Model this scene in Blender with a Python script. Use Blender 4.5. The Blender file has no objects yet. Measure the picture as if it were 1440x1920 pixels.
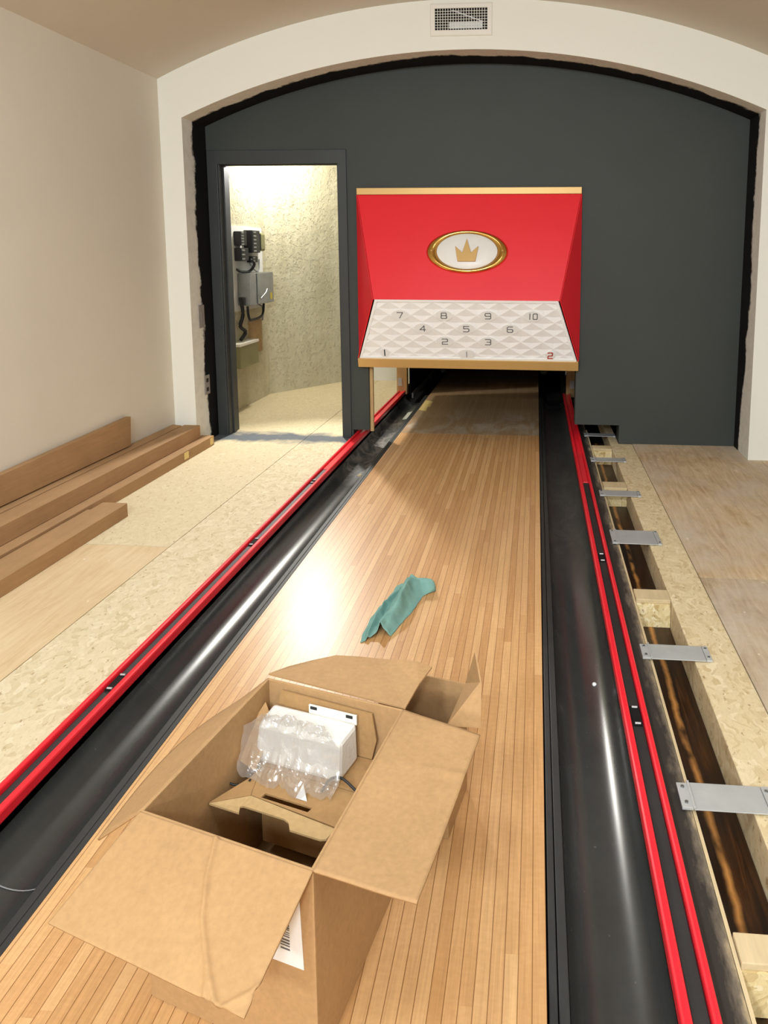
import bpy, bmesh, math, random
from mathutils import Vector, Matrix, noise

random.seed(7)
S = bpy.context.scene
COL = S.collection

# ------------------------------------------------------------------ camera
cam_d = bpy.data.cameras.new('camera')
cam = bpy.data.objects.new('camera', cam_d)
COL.objects.link(cam)
right = Vector((0.99651123, 0.08342956, 0.00220861))
up = Vector((-0.01319376, 0.13134971, 0.99124829))
back = Vector((0.0824093, -0.98781920, 0.13199221))
m = Matrix.Identity(4)
for i in range(3):
    m[i][0], m[i][1], m[i][2] = right[i], up[i], back[i]
m[0][3], m[1][3], m[2][3] = -0.0368, 0.0, 1.3513
cam.matrix_world = m
cam_d.sensor_fit = 'VERTICAL'
cam_d.sensor_height = 36.0
cam_d.lens = 1363.755 / 1920 * 36.0
cam_d.shift_x = -(890.82 - 720) / 1920
cam_d.shift_y = -(960 - 658.34) / 1920
cam_d.clip_start = 0.02
S.camera = cam

# ------------------------------------------------------------------ light and exposure
S.view_settings.view_transform = 'Standard'
S.view_settings.look = 'None'
S.view_settings.gamma = 1.0
S.view_settings.use_curve_mapping = False
S.view_settings.exposure = 0.4
w = bpy.data.worlds.new('world')
S.world = w
w.use_nodes = True
w.node_tree.nodes['Background'].inputs[0].default_value = (1.0, 0.95, 0.88, 1)
w.node_tree.nodes['Background'].inputs[1].default_value = 0.05


def lamp_obj(name, kind, loc, energy, color, size=0.1, rot=(0, 0, 0)):
    d = bpy.data.lights.new(name, kind)
    d.energy = energy
    d.color = color
    if kind == 'AREA':
        d.shape = 'DISK'
        d.size = size
    else:
        d.shadow_soft_size = size
    o = bpy.data.objects.new(name, d)
    COL.objects.link(o)
    o.location = loc
    o.rotation_euler = rot
    return o


WARM = (0.89, 0.955, 1.0)
for (x, y, z, e, tilt) in ((-1.05, 2.5, 2.84, 5, 0), (0.05, 2.5, 2.84, 5, 0), (-1.05, 0.2, 2.84, 11, 20), (0.05, 0.2, 2.84, 11, 20), (-1.05, -2.0, 2.84, 44, 46), (0.05, -2.0, 2.84, 44, 46), (-1.05, -4.0, 2.84, 60, 56), (0.05, -4.0, 2.84, 60, 56)):
    lamp_obj('recessed_downlight', 'AREA', (x, y, z), e, WARM, 0.3, (math.radians(tilt), 0, 0))
# invented spot added in the back room to light the lane, aimed out through the doorway, and a bare bulb by the concrete
wl_pos = Vector((-2.16, 6.55, 2.30))
wl = lamp_obj('added_doorway_spot', 'SPOT', wl_pos, 235, (1.0, 0.98, 0.93), 0.05)
wl.data.spot_size = math.radians(78)
wl.data.spot_blend = 0.5
wl.rotation_euler = (Vector((-0.9, 3.2, 0.0)) - wl_pos).to_track_quat('-Z', 'Y').to_euler()
lamp_obj('bare_bulb', 'POINT', (-2.2, 6.5, 2.38), 52, (1.0, 0.985, 0.93), 0.05)

# ------------------------------------------------------------------ materials


def lin(c):
    r = []
    for v in c:
        v = v / 255.0
        r.append(v / 12.92 if v <= 0.04045 else ((v + 0.055) / 1.055) ** 2.4)
    return (r[0], r[1], r[2], 1.0)


class NT:
    def __init__(self, name):
        self.m = bpy.data.materials.new(name)
        self.m.use_nodes = True
        self.t = self.m.node_tree
        self.b = self.t.nodes['Principled BSDF']
        self.tc = self.t.nodes.new('ShaderNodeTexCoord')

    def n(self, typ, **kw):
        nd = self.t.nodes.new(typ)
        for k, v in kw.items():
            setattr(nd, k, v)
        return nd

    def lk(self, a, b):
        self.t.links.new(a, b)

    def val(self, sock, v):
        if hasattr(v, 'is_output'):
            self.lk(v, sock)
        else:
            sock.default_value = v

    def math(self, op, a, b=0.0, c=None, clamp=False):
        nd = self.n('ShaderNodeMath', operation=op, use_clamp=clamp)
        self.val(nd.inputs[0], a)
        self.val(nd.inputs[1], b)
        if c is not None:
            self.val(nd.inputs[2], c)
        return nd.outputs[0]

    def mapping(self, scale=(1, 1, 1), loc=(0, 0, 0), rot=(0, 0, 0)):
        nd = self.n('ShaderNodeMapping')
        self.lk(self.tc.outputs['Object'], nd.inputs[0])
        nd.inputs['Scale'].default_value = scale
        nd.inputs['Location'].default_value = loc
        nd.inputs['Rotation'].default_value = rot
        return nd.outputs[0]

    def xyz(self):
        nd = self.n('ShaderNodeSeparateXYZ')
        self.lk(self.tc.outputs['Object'], nd.inputs[0])
        return nd.outputs

    def noise(self, scale=5, detail=4, rough=0.55, vec=None, dist=0.0):
        nd = self.n('ShaderNodeTexNoise')
        nd.inputs['Scale'].default_value = scale
        nd.inputs['Detail'].default_value = detail
        nd.inputs['Roughness'].default_value = rough
        nd.inputs['Distortion'].default_value = dist
        self.lk(vec if vec is not None else self.tc.outputs['Object'], nd.inputs['Vector'])
        return nd.outputs[0]

    def ramp(self, fac, stops, interp='LINEAR'):
        nd = self.n('ShaderNodeValToRGB')
        nd.color_ramp.interpolation = interp
        e = nd.color_ramp.elements
        while len(e) < len(stops):
            e.new(0.5)
        for i, (p, c) in enumerate(stops):
            e[i].position = p
            e[i].color = c if len(c) == 4 else (*c, 1)
        self.val(nd.inputs[0], fac)
        return nd.outputs[0]

    def mix(self, fac, a, b, blend='MIX'):
        nd = self.n('ShaderNodeMix', data_type='RGBA', blend_type=blend)
        self.val(nd.inputs[0], fac)
        self.val(nd.inputs[6], a)
        self.val(nd.inputs[7], b)
        return nd.outputs[2]

    def bump(self, height, strength=0.3, dist=0.01):
        nd = self.n('ShaderNodeBump')
        nd.inputs['Strength'].default_value = strength
        nd.inputs['Distance'].default_value = dist
        self.lk(height, nd.inputs['Height'])
        self.lk(nd.outputs[0], self.b.inputs['Normal'])

    def set(self, color=None, rough=None, metal=None, spec=None, coat=None, coat_rough=None):
        for k, v in (('Base Color', color), ('Roughness', rough), ('Metallic', metal), ('Specular IOR Level', spec), ('Coat Weight', coat), ('Coat Roughness', coat_rough)):
            if v is not None:
                self.val(self.b.inputs[k], v)
        return self.m


G0 = (0, 0, 0, 1)
G1 = (1, 1, 1, 1)


def plain(name, c, rough=0.5, metal=0.0, spec=0.5, var=0.0, vscale=8.0, bump=0.0, bscale=60.0, coat=None, stretch=(1, 1, 1)):
    t = NT(name)
    col = lin(c)
    if var > 0:
        f = t.noise(vscale, 5, 0.6, t.mapping(stretch))
        d = tuple(x * (1 - var) for x in col[:3]) + (1,)
        u = tuple(min(1, x * (1 + var)) for x in col[:3]) + (1,)
        col = t.ramp(f, [(0.3, d), (0.7, u)])
    if bump > 0:
        t.bump(t.noise(bscale, 3, 0.6), bump, 0.004)
    return t.set(col, rough, metal, spec, coat)


M = {}
M['wall'] = plain('cream_wall_paint', (220, 213, 198), 0.75, spec=0.25, var=0.02, vscale=2, bump=0.06, bscale=180)
M['ceiling'] = plain('ceiling_paint', (216, 209, 196), 0.85, spec=0.2, var=0.02, vscale=2, bump=0.05, bscale=150)
M['black_wall'] = plain('charcoal_wall_paint', (61, 66, 63), 0.6, spec=0.35, var=0.06, vscale=1.6, bump=0.08, bscale=140)
M['black_trim'] = plain('charcoal_trim_paint', (56, 60, 60), 0.45, spec=0.4, var=0.08, vscale=4)
M['black_plastic'] = plain('black_plastic', (38, 39, 39), 0.58, spec=0.5, var=0.15, vscale=9, bump=0.05)
M['dark'] = plain('dark_board', (20, 20, 20), 0.8, spec=0.2, var=0.2)
M['red'] = plain('red_gloss_panel', (238, 40, 52), 0.4, spec=0.45, var=0.01, vscale=3)
M['red_rail'] = plain('red_rail_plastic', (238, 36, 52), 0.28, spec=0.5, var=0.04, vscale=6)
M['gold'] = plain('satin_gold_trim', (208, 170, 106), 0.42, metal=0.3, var=0.03, vscale=3)
M['gold_shiny'] = plain('polished_gold', (222, 178, 100), 0.16, metal=1.0, var=0.02)
M['white_plastic'] = plain('white_moulded_plastic', (250, 250, 250), 0.38, spec=0.4, var=0.01)
M['badge_white'] = plain('badge_white', (236, 234, 230), 0.35, spec=0.4, var=0.01)
M['num_plate'] = plain('number_plate_grey_white', (240, 240, 238), 0.45, spec=0.4, var=0.01)
M['ink_grey'] = plain('grey_ink', (96, 98, 102), 0.6)
M['ink_black'] = plain('black_ink', (30, 30, 32), 0.6)
M['ink_red'] = plain('red_ink', (196, 60, 40), 0.6)
M['ink_light'] = plain('light_grey_ink', (140, 142, 146), 0.6)
M['steel'] = plain('galvanised_steel', (190, 192, 192), 0.4, metal=0.25, var=0.06, vscale=14)
M['steel_dark'] = plain('brushed_steel', (150, 152, 154), 0.3, metal=0.85, var=0.12, vscale=10)
M['white_enamel'] = plain('white_enamel', (236, 232, 222), 0.4, var=0.01)
M['foam'] = plain('white_foam', (226, 224, 219), 0.7, spec=0.2, var=0.02, bump=0.3, bscale=120)
M['paper'] = plain('white_paper', (238, 238, 238), 0.7, var=0.01)
M['lumber'] = plain('pine_lumber', (205, 170, 118), 0.6, spec=0.3, var=0.12, vscale=6, stretch=(9, 9, 1))
M['lumber_y'] = plain('pale_lumber', (206, 186, 148), 0.7, spec=0.25, var=0.1, vscale=6, stretch=(9, 1, 9))
M['tape_grey'] = plain('grey_tape', (205, 205, 196), 0.6, var=0.04)
M['tape_yellow'] = plain('yellow_masking_tape', (226, 200, 130), 0.6, var=0.04)
M['outlet'] = plain('oversprayed_outlet_plate', (150, 146, 142), 0.5, var=0.1)
M['olive'] = plain('olive_box_paint', (136, 132, 92), 0.55, var=0.08)
M['brown_board'] = plain('brown_hardboard', (172, 140, 96), 0.65, var=0.2, vscale=9)
M['cable'] = plain('black_cable', (26, 26, 28), 0.5)
M['cable_brown'] = plain('brown_strip', (150, 110, 66), 0.6)
M['cable_grey'] = plain('grey_cable', (140, 140, 140), 0.5)
M['yellow_sticker'] = plain('yellow_sticker', (214, 196, 80), 0.6)


def cardboard(name, c, stretch=(1, 1, 1)):
    t = NT(name)
    col = lin(c)
    a = t.noise(3.0, 4, 0.6)
    b = t.noise(90.0, 3, 0.6, t.mapping(stretch))
    f = t.math('ADD', t.math('MULTIPLY', a, 0.6), t.math('MULTIPLY', b, 0.4))
    d = tuple(x * 0.86 for x in col[:3]) + (1,)
    u = tuple(min(1, x * 1.12) for x in col[:3]) + (1,)
    t.bump(b, 0.08, 0.003)
    return t.set(t.ramp(f, [(0.35, d), (0.65, u)]), 0.75, 0, 0.2)


M['card'] = cardboard('kraft_cardboard', (177, 141, 99))
M['card_in'] = cardboard('kraft_cardboard_inner', (170, 134, 90))
M['card_pale'] = cardboard('pale_kraft_cardboard', (190, 160, 114))
M['card_long'] = cardboard('brown_kraft_cardboard', (168, 133, 95), (0.3, 0.05, 1))


def lane_mat(name, boards=0.0268, dusty=False):
    t = NT(name)
    X, Y, Z = t.xyz()
    xb = t.math('DIVIDE', X, boards)
    i = t.math('FLOOR', xb)
    fr = t.math('FRACT', xb)
    wn = t.n('ShaderNodeTexWhiteNoise', noise_dimensions='1D')
    t.lk(i, wn.inputs['W'])
    yy = t.math('FLOOR', t.math('DIVIDE', t.math('ADD', Y, t.math('MULTIPLY', wn.outputs[0], 3.0)), 1.35))
    wn2 = t.n('ShaderNodeTexWhiteNoise', noise_dimensions='2D')
    cx = t.n('ShaderNodeCombineXYZ')
    t.lk(i, cx.inputs[0])
    t.lk(yy, cx.inputs[1])
    t.lk(cx.outputs[0], wn2.inputs['Vector'])
    col = t.ramp(wn2.outputs[0], [(0.0, lin((196, 150, 100))), (0.5, lin((208, 164, 114))), (1.0, lin((219, 178, 128)))])
    # grain
    offs = t.n('ShaderNodeVectorMath', operation='ADD')
    t.lk(t.mapping((160, 5, 1)), offs.inputs[0])
    t.lk(wn2.outputs[1], offs.inputs[1])
    g = t.noise(1.0, 5, 0.65, offs.outputs[0], 0.6)
    col = t.mix(0.55, col, t.ramp(g, [(0.3, (0.72, 0.66, 0.6)), (0.7, (1.12, 1.1, 1.06))]), 'MULTIPLY')
    fl = t.noise(1.0, 3, 0.6, t.mapping((40, 90, 1)))
    col = t.mix(0.22, col, t.ramp(fl, [(0.35, (0.8, 0.76, 0.7)), (0.65, (1.1, 1.1, 1.1))]), 'MULTIPLY')
    e = t.math('MINIMUM', fr, t.math('SUBTRACT', 1.0, fr))
    line = t.math('LESS_THAN', e, 0.035)
    col = t.mix(t.math('MULTIPLY', line, 0.75), col, lin((120, 74, 34)))
    rough = 0.36
    if dusty:
        du = t.noise(1.0, 6, 0.7, t.mapping((5, 2.2, 1)), 1.2)
        col = t.mix(0.7, col, lin((146, 124, 98)))
        band = t.math('SUBTRACT', 1.0, t.math('MULTIPLY', t.math('ABSOLUTE', t.math('SUBTRACT', Y, 5.6)), 1.4), clamp=True)
        col = t.mix(t.math('MULTIPLY', band, t.ramp(du, [(0.45, G0), (0.68, G1)])), col, lin((188, 178, 162)))
        rough = 0.55
    return t.set(col, rough, 0, 0.24, 0.03 if not dusty else 0.0, 0.25)


M['lane'] = lane_mat('maple_lane_boards')
M['pin_deck'] = lane_mat('dusty_pin_deck_boards', dusty=True)


def osb(name, base, dark, light, scale=1.0, bumps=0.35, spray=None):
    t = NT(name)
    v = t.n('ShaderNodeTexVoronoi', feature='F1')
    ns = t.n('ShaderNodeTexNoise')
    ns.inputs['Scale'].default_value = 9 * scale
    t.lk(t.tc.outputs['Object'], ns.inputs['Vector'])
    ad = t.n('ShaderNodeVectorMath', operation='ADD')
    sc = t.n('ShaderNodeVectorMath', operation='SCALE')
    sc.inputs['Scale'].default_value = 0.16
    t.lk(ns.outputs[1], sc.inputs[0])
    t.lk(t.tc.outputs['Object'], ad.inputs[0])
    t.lk(sc.outputs[0], ad.inputs[1])
    mp = t.n('ShaderNodeMapping')
    mp.inputs['Scale'].default_value = (62 * scale, 30 * scale, 34 * scale)
    mp.inputs['Rotation'].default_value = (0, 0, 0.5)
    t.lk(ad.outputs[0], mp.inputs[0])
    t.lk(mp.outputs[0], v.inputs['Vector'])
    v.inputs['Scale'].default_value = 1.0
    cellv = t.n('ShaderNodeSeparateXYZ')
    t.lk(v.outputs['Color'], cellv.inputs[0])
    col = t.ramp(cellv.outputs[0], [(0.0, lin(dark)), (0.35, lin(base)), (0.75, lin(base)), (1.0, lin(light))])
    fine = t.noise(1.0, 6, 0.7, t.mapping((70 * scale, 30 * scale, 40)), 1.5)
    col = t.mix(0.5, col, t.ramp(fine, [(0.3, (0.78, 0.74, 0.68)), (0.5, (1, 1, 1)), (0.75, (1.06, 1.05, 1.03))]), 'MULTIPLY')
    specks = t.noise(1.0, 3, 0.6, t.mapping((60 * scale, 34 * scale, 40), (3, 1, 0), (0, 0, 0.6)))
    col = t.mix(t.ramp(specks, [(0.62, G0), (0.70, (0.7, 0.7, 0.7, 1))]), col, lin((150, 118, 78)))
    if spray:
        X, Y, Z = t.xyz()
        sx0, sx1, sy, sw = spray
        nz = t.noise(5.0, 4, 0.6)
        d = t.math('SUBTRACT', 1.0, t.math('DIVIDE', t.math('ABSOLUTE', t.math('SUBTRACT', t.math('ADD', Y, t.math('MULTIPLY', t.math('SUBTRACT', nz, 0.5), 0.35)), sy)), sw), clamp=True)
        col = t.mix(t.math('MULTIPLY', d, 1.5, clamp=True), col, lin((100, 106, 112)))
    t.bump(t.math('ADD', t.math('MULTIPLY', v.outputs['Distance'], 0.5), fine), bumps, 0.006)
    return t.set(col, 0.7, 0, 0.25)


M['osb'] = osb('osb_subfloor', (218, 204, 172), (204, 187, 150), (226, 214, 185), spray=(0, 0, 5.13, 0.17))
M['osb_smooth'] = osb('osb_subfloor_smooth', (215, 200, 166), (210, 193, 157), (220, 206, 174), 1.0, 0.08, spray=(0, 0, 5.13, 0.17))
M['osb_rim'] = osb('osb_rim_board', (222, 204, 166), (206, 184, 142), (232, 216, 182), 1.0, 0.2)
M['osb_block'] = osb('osb_block', (226, 206, 156), (190, 160, 106), (240, 226, 190), 1.4, 0.3)


def plywood(name, base, dark, light, dust=0.0, ang=0.0):
    t = NT(name)
    a = t.noise(1.0, 6, 0.65, t.mapping((26, 3.0, 8), (1, 0, 0), (0, 0, ang)), 1.4)
    b = t.noise(2.2, 5, 0.65)
    f = t.math('ADD', t.math('MULTIPLY', a, 0.6), t.math('MULTIPLY', b, 0.4))
    col = t.ramp(f, [(0.32, lin(dark)), (0.5, lin(base)), (0.68, lin(light))])
    sp = t.noise(1.0, 4, 0.6, t.mapping((16, 11, 9)))
    col = t.mix(t.ramp(sp, [(0.66, G0), (0.72, (0.8, 0.8, 0.8, 1))]), col, lin((240, 230, 212)))
    if dust:
        d = t.noise(1.6, 6, 0.7)
        col = t.mix(t.math('MULTIPLY', t.ramp(d, [(0.4, G0), (0.62, G1)]), dust), col, lin((206, 194, 178)))
    t.bump(a, 0.12, 0.004)
    return t.set(col, 0.72, 0, 0.22)


M['ply_left'] = plywood('plywood_left', (212, 188, 150), (198, 168, 126), (222, 202, 168), ang=0.12)
M['ply_right'] = plywood('plywood_right', (204, 178, 142), (170, 138, 100), (226, 206, 176), dust=0.75, ang=0.3)
M['ply_right2'] = plywood('plywood_right_grey', (186, 164, 136), (150, 126, 100), (214, 198, 174), dust=0.75, ang=0.2)


def concrete_mat():
    t = NT('rough_concrete')
    a = t.noise(2.0, 6, 0.65)
    b = t.noise(26.0, 4, 0.6)
    col = t.ramp(a, [(0.3, lin((200, 193, 165))), (0.7, lin((218, 212, 187)))])
    streak = t.noise(1.0, 4, 0.6, t.mapping((7, 7, 0.35)))
    col = t.mix(0.45, col, t.ramp(streak, [(0.35, (0.78, 0.76, 0.68)), (0.6, (1, 1, 1))]), 'MULTIPLY')
    pit = t.ramp(b, [(0.56, G0), (0.62, G1)])
    h = t.math('SUBTRACT', t.math('MULTIPLY', t.noise(9.0, 6, 0.7), 1.0), t.math('MULTIPLY', pit, 0.35))
    t.bump(h, 0.7, 0.025)
    return t.set(col, 0.85, 0, 0.2)


M['concrete'] = concrete_mat()


def reveal_mat():
    # white drywall whose inner return is brushed over with black paint towards the dark wall
    t = NT('portal_paint')
    X, Y, Z = t.xyz()
    nz = t.noise(1.0, 5, 0.65, t.mapping((2.2, 2.2, 2.2)))
    fz = t.noise(1.0, 4, 0.7, t.mapping((18, 18, 18)))
    low = t.math('MULTIPLY', t.math('SUBTRACT', 1.0, t.math('DIVIDE', Z, 0.9), clamp=True), 0.08)
    y2 = t.math('SUBTRACT', t.math('ADD', Y, t.math('ADD', t.math('MULTIPLY', t.math('SUBTRACT', nz, 0.5), 0.22), t.math('MULTIPLY', t.math('SUBTRACT', fz, 0.5), 0.05))), low)
    msk = t.ramp(t.math('SUBTRACT', y2, 4.5), [(0.470, G0), (0.495, G1)])
    smear = t.math('MULTIPLY', t.math('GREATER_THAN', Y, 4.835), t.ramp(fz, [(0.4, (0.1, 0.1, 0.1, 1)), (0.7, (0.4, 0.4, 0.4, 1))]))
    col = t.mix(t.math('MULTIPLY', smear, 0.5), lin((240, 239, 230)), lin((128, 120, 116)))
    col = t.mix(msk, col, lin((14, 14, 15)))
    t.bump(t.noise(180, 3, 0.6), 0.05, 0.004)
    return t.set(col, 0.7, 0, 0.25)


M['portal'] = reveal_mat()


def gutter_mat(name, dust0=None):
    t = NT(name)
    X, Y, Z = t.xyz()
    f = t.noise(5.0, 5, 0.65)
    col = t.ramp(f, [(0.3, lin((46, 48, 47))), (0.7, lin((55, 57, 56)))])
    rough = t.math('ADD', 0.24, t.math('MULTIPLY', t.noise(2.5, 3, 0.5), 0.06))
    sp = t.noise(1.0, 2, 0.5, t.mapping((60, 60, 60)))
    col = t.mix(t.ramp(sp, [(0.74, G0), (0.78, (0.5, 0.5, 0.5, 1))]), col, lin((110, 108, 104)))
    if dust0:
        y0, y1, amt = dust0
        mk = t.math('MULTIPLY', t.math('MULTIPLY', t.math('SUBTRACT', Y, y0), 3.0, clamp=True), t.math('MULTIPLY', t.math('SUBTRACT', y1, Y), 2.0, clamp=True))
        d = t.noise(1.0, 7, 0.75, t.mapping((12, 5, 6)), 1.6)
        fac = t.math('MULTIPLY', t.math('MULTIPLY', mk, t.ramp(d, [(0.45, G0), (0.66, G1)])), amt)
        col = t.mix(fac, col, lin((150, 140, 132)))
        rough = t.math('ADD', rough, t.math('MULTIPLY', mk, 0.25))
    return t.set(col, rough, 0, 0.7)


M['gutter_left'] = gutter_mat('black_gutter_dusty', (4.3, 6.4, 0.8))
M['gutter_right'] = gutter_mat('black_gutter', (3.0, 6.6, 0.12))


def slab_mat():
    # black plastic lip dusted with sawdust towards its outer wooden edge
    t = NT('dusty_trough_edge')
    X, Y, Z = t.xyz()
    nz = t.noise(1.0, 5, 0.7, t.mapping((30, 7, 10)))
    k = t.math('ADD', t.math('MULTIPLY', t.math('SUBTRACT', X, 0.315), 15.0), t.math('MULTIPLY', t.math('SUBTRACT', nz, 0.5), 1.3))
    col = t.ramp(k, [(0.3, lin((54, 50, 46))), (0.62, lin((112, 102, 88))), (0.86, lin((178, 158, 124)))])
    return t.set(col, 0.7, 0, 0.25)


M['slab'] = slab_mat()


def trough_mat():
    t = NT('trough_bottom_painted_reflection')
    X, Y, Z = t.xyz()
    a = t.noise(1.0, 5, 0.7, t.mapping((38, 1.6, 1)), 1.2)
    b = t.noise(1.0, 4, 0.6, t.mapping((9, 3, 1)))
    col = t.ramp(a, [(0.38, lin((30, 16, 7))), (0.55, lin((58, 33, 14))), (0.68, lin((84, 50, 22)))])
    col = t.mix(t.ramp(b, [(0.45, G0), (0.6, (0.75, 0.75, 0.75, 1))]), col, lin((32, 18, 8)))
    wob = t.noise(1.0, 4, 0.6, t.mapping((4, 3.5, 1)))
    brk = t.noise(1.0, 3, 0.6, t.mapping((12, 5, 1), (4, 2, 0)))
    dd = t.math('ABSOLUTE', t.math('SUBTRACT', X, t.math('ADD', 0.414, t.math('MULTIPLY', wob, 0.045))))
    sk = t.math('MULTIPLY', t.math('SUBTRACT', 1.0, t.math('DIVIDE', dd, 0.013), clamp=True), t.ramp(brk, [(0.36, G0), (0.5, G1)]))
    col = t.mix(sk, col, lin((190, 132, 70)))  # amber streak: a wood reflection painted into the colour
    return t.set(col, 0.35, 0, 0.4)


M['trough'] = trough_mat()


def bag_mat():
    t = NT('clear_plastic_bag')
    out = t.t.nodes['Material Output']
    g = t.n('ShaderNodeBsdfGlossy')
    g.inputs['Roughness'].default_value = 0.12
    d = t.n('ShaderNodeBsdfTranslucent')
    d.inputs['Color'].default_value = (0.8, 0.79, 0.77, 1)
    df = t.n('ShaderNodeBsdfDiffuse')
    df.inputs['Color'].default_value = (0.74, 0.73, 0.71, 1)
    tr = t.n('ShaderNodeBsdfTransparent')
    m1 = t.n('ShaderNodeMixShader')
    m1.inputs[0].default_value = 0.45
    t.lk(d.outputs[0], m1.inputs[1])
    t.lk(df.outputs[0], m1.inputs[2])
    m2 = t.n('ShaderNodeMixShader')
    m2.inputs[0].default_value = 0.66
    t.lk(m1.outputs[0], m2.inputs[1])
    t.lk(tr.outputs[0], m2.inputs[2])
    fr = t.n('ShaderNodeLayerWeight')
    fr.inputs['Blend'].default_value = 0.35
    m3 = t.n('ShaderNodeMixShader')
    t.lk(t.math('ADD', t.math('MULTIPLY', fr.outputs['Facing'], 0.5), 0.1, clamp=True), m3.inputs[0])
    t.lk(m2.outputs[0], m3.inputs[1])
    t.lk(g.outputs[0], m3.inputs[2])
    t.lk(m3.outputs[0], out.inputs['Surface'])
    return t.m


M['bag'] = bag_mat()


def rag_mat():
    t = NT('teal_microfibre')
    a = t.noise(160.0, 3, 0.7)
    col = t.ramp(t.noise(14, 4, 0.6), [(0.3, lin((112, 154, 148))), (0.7, lin((132, 173, 165)))])
    t.bump(a, 0.35, 0.002)
    return t.set(col, 0.95, 0, 0.1)


M['rag'] = rag_mat()

# ------------------------------------------------------------------ mesh helpers


class MB:
    def __init__(self):
        self.bm = bmesh.new()

    def box(self, x0, x1, y0, y1, z0, z1):
        v = [self.bm.verts.new(p) for p in ((x0, y0, z0), (x1, y0, z0), (x1, y1, z0), (x0, y1, z0), (x0, y0, z1), (x1, y0, z1), (x1, y1, z1), (x0, y1, z1))]
        for f in ((3, 2, 1, 0), (4, 5, 6, 7), (0, 1, 5, 4), (1, 2, 6, 5), (2, 3, 7, 6), (3, 0, 4, 7)):
            self.bm.faces.new([v[i] for i in f])
        return self

    def prism(self, pts, off):
        """closed solid: polygon pts (3-D) extruded by vector off"""
        off = Vector(off)
        a = [self.bm.verts.new(p) for p in pts]
        b = [self.bm.verts.new(Vector(p) + off) for p in pts]
        n = len(pts)
        self.bm.faces.new(a)
        self.bm.faces.new(b[::-1])
        for i in range(n):
            j = (i + 1) % n
            self.bm.faces.new((a[j], a[i], b[i], b[j]))
        return self

    def loft(self, rows, close=False, cap=False):
        g = [[self.bm.verts.new(p) for p in r] for r in rows]
        for i in range(len(g) - 1):
            n = len(g[i])
            for j in range(n if close else n - 1):
                k = (j + 1) % n
                self.bm.faces.new((g[i][j], g[i][k], g[i + 1][k], g[i + 1][j]))
        if cap and close:
            self.bm.faces.new(g[0][::-1])
            self.bm.faces.new(g[-1])
        return self

    def tube(self, pts, r, seg=8):
        pts = [Vector(p) for p in pts]
        rows = []
        for i, p in enumerate(pts):
            d = (pts[min(i + 1, len(pts) - 1)] - pts[max(i - 1, 0)]).normalized()
            a = d.cross(Vector((0, 0, 1)))
            if a.length < 1e-3:
                a = d.cross(Vector((1, 0, 0)))
            a.normalize()
            b = d.cross(a).normalized()
            rr = r[i] if isinstance(r, (list, tuple)) else r
            rows.append([p + (a * math.cos(t) + b * math.sin(t)) * rr for t in [2 * math.pi * k / seg for k in range(seg)]])
        return self.loft(rows, True, True)

    def build(self, name, mat, parent=None, bevel=0.0, smooth=False, kind=None):
        bmesh.ops.recalc_face_normals(self.bm, faces=self.bm.faces[:])
        ng = [f for f in self.bm.faces if len(f.verts) > 4]
        if ng:
            bmesh.ops.triangulate(self.bm, faces=ng)
        me = bpy.data.meshes.new(name)
        self.bm.to_mesh(me)
        self.bm.free()
        if smooth:
            for p in me.polygons:
                p.use_smooth = True
        o = bpy.data.objects.new(name, me)
        COL.objects.link(o)
        me.materials.append(M[mat] if isinstance(mat, str) else mat)
        if parent:
            o.parent = parent
            o.matrix_parent_inverse = Matrix.Translation(parent.location).inverted() if parent.rotation_euler.z == 0 else parent.matrix_basis.inverted()
        if bevel > 0:
            b = o.modifiers.new('bevel', 'BEVEL')
            b.width = bevel
            b.segments = 2
            b.limit_method = 'ANGLE'
            b.angle_limit = 0.6
        if kind:
            o['kind'] = kind
        return o


def tag(o, label, cat, group=None):
    o['label'] = label
    o['category'] = cat
    if group:
        o['group'] = group
    return o


def thing(name, loc, label, cat, group=None):
    o = bpy.data.objects.new(name, None)
    COL.objects.link(o)
    o.location = loc
    o.empty_display_size = 0.1
    return tag(o, label, cat, group)


def struct(name, mb, mat, **kw):
    return mb.build(name, mat, kind='structure', **kw)


def arc(x0, x1, z0, zc, n=48):
    """circular arch from (x0,z0) to (x1,z0) with crown zc"""
    h = (x1 - x0) / 2
    s = zc - z0
    R = (h * h + s * s) / (2 * s)
    cx, cz = (x0 + x1) / 2, zc - R
    a0 = math.asin(h / R)
    return [(cx + R * math.sin(-a0 + 2 * a0 * i / n), cz + R * math.cos(-a0 + 2 * a0 * i / n)) for i in range(n + 1)]


def basis_pt(o, ux, uy, a, b, nrm=None, h=0.0):
    p = Vector(o) + Vector(ux) * a + Vector(uy) * b
    if nrm is not None:
        p = p + Vector(nrm) * h
    return p


# ------------------------------------------------------------------ setting
XL, XR = -2.563, 1.537
YP, YB = 4.83, 5.18          # white portal face, charcoal wall face
YN = -5.0

struct('wall_left', MB().box(XL - 0.12, XL, YN, YB, -0.02, 2.62), 'wall')
struct('wall_right', MB().box(XR, XR + 0.12, YN, YB, -0.02, 2.62), 'wall')
struct('wall_rear', MB().box(XL - 0.12, XR + 0.12, YN - 0.12, YN, -0.02, 3.0), 'wall')

# barrel vault
va = arc(XL, XR, 2.5, 2.955)
vb = arc(XL, XR, 2.6, 3.06)
mb = MB()
ring0 = [(x, YN, z) for x, z in va] + [(x, YN, z) for x, z in vb[::-1]]
mb.prism(ring0, (0, YB - YN, 0))
struct('ceiling', mb, 'ceiling')

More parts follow.
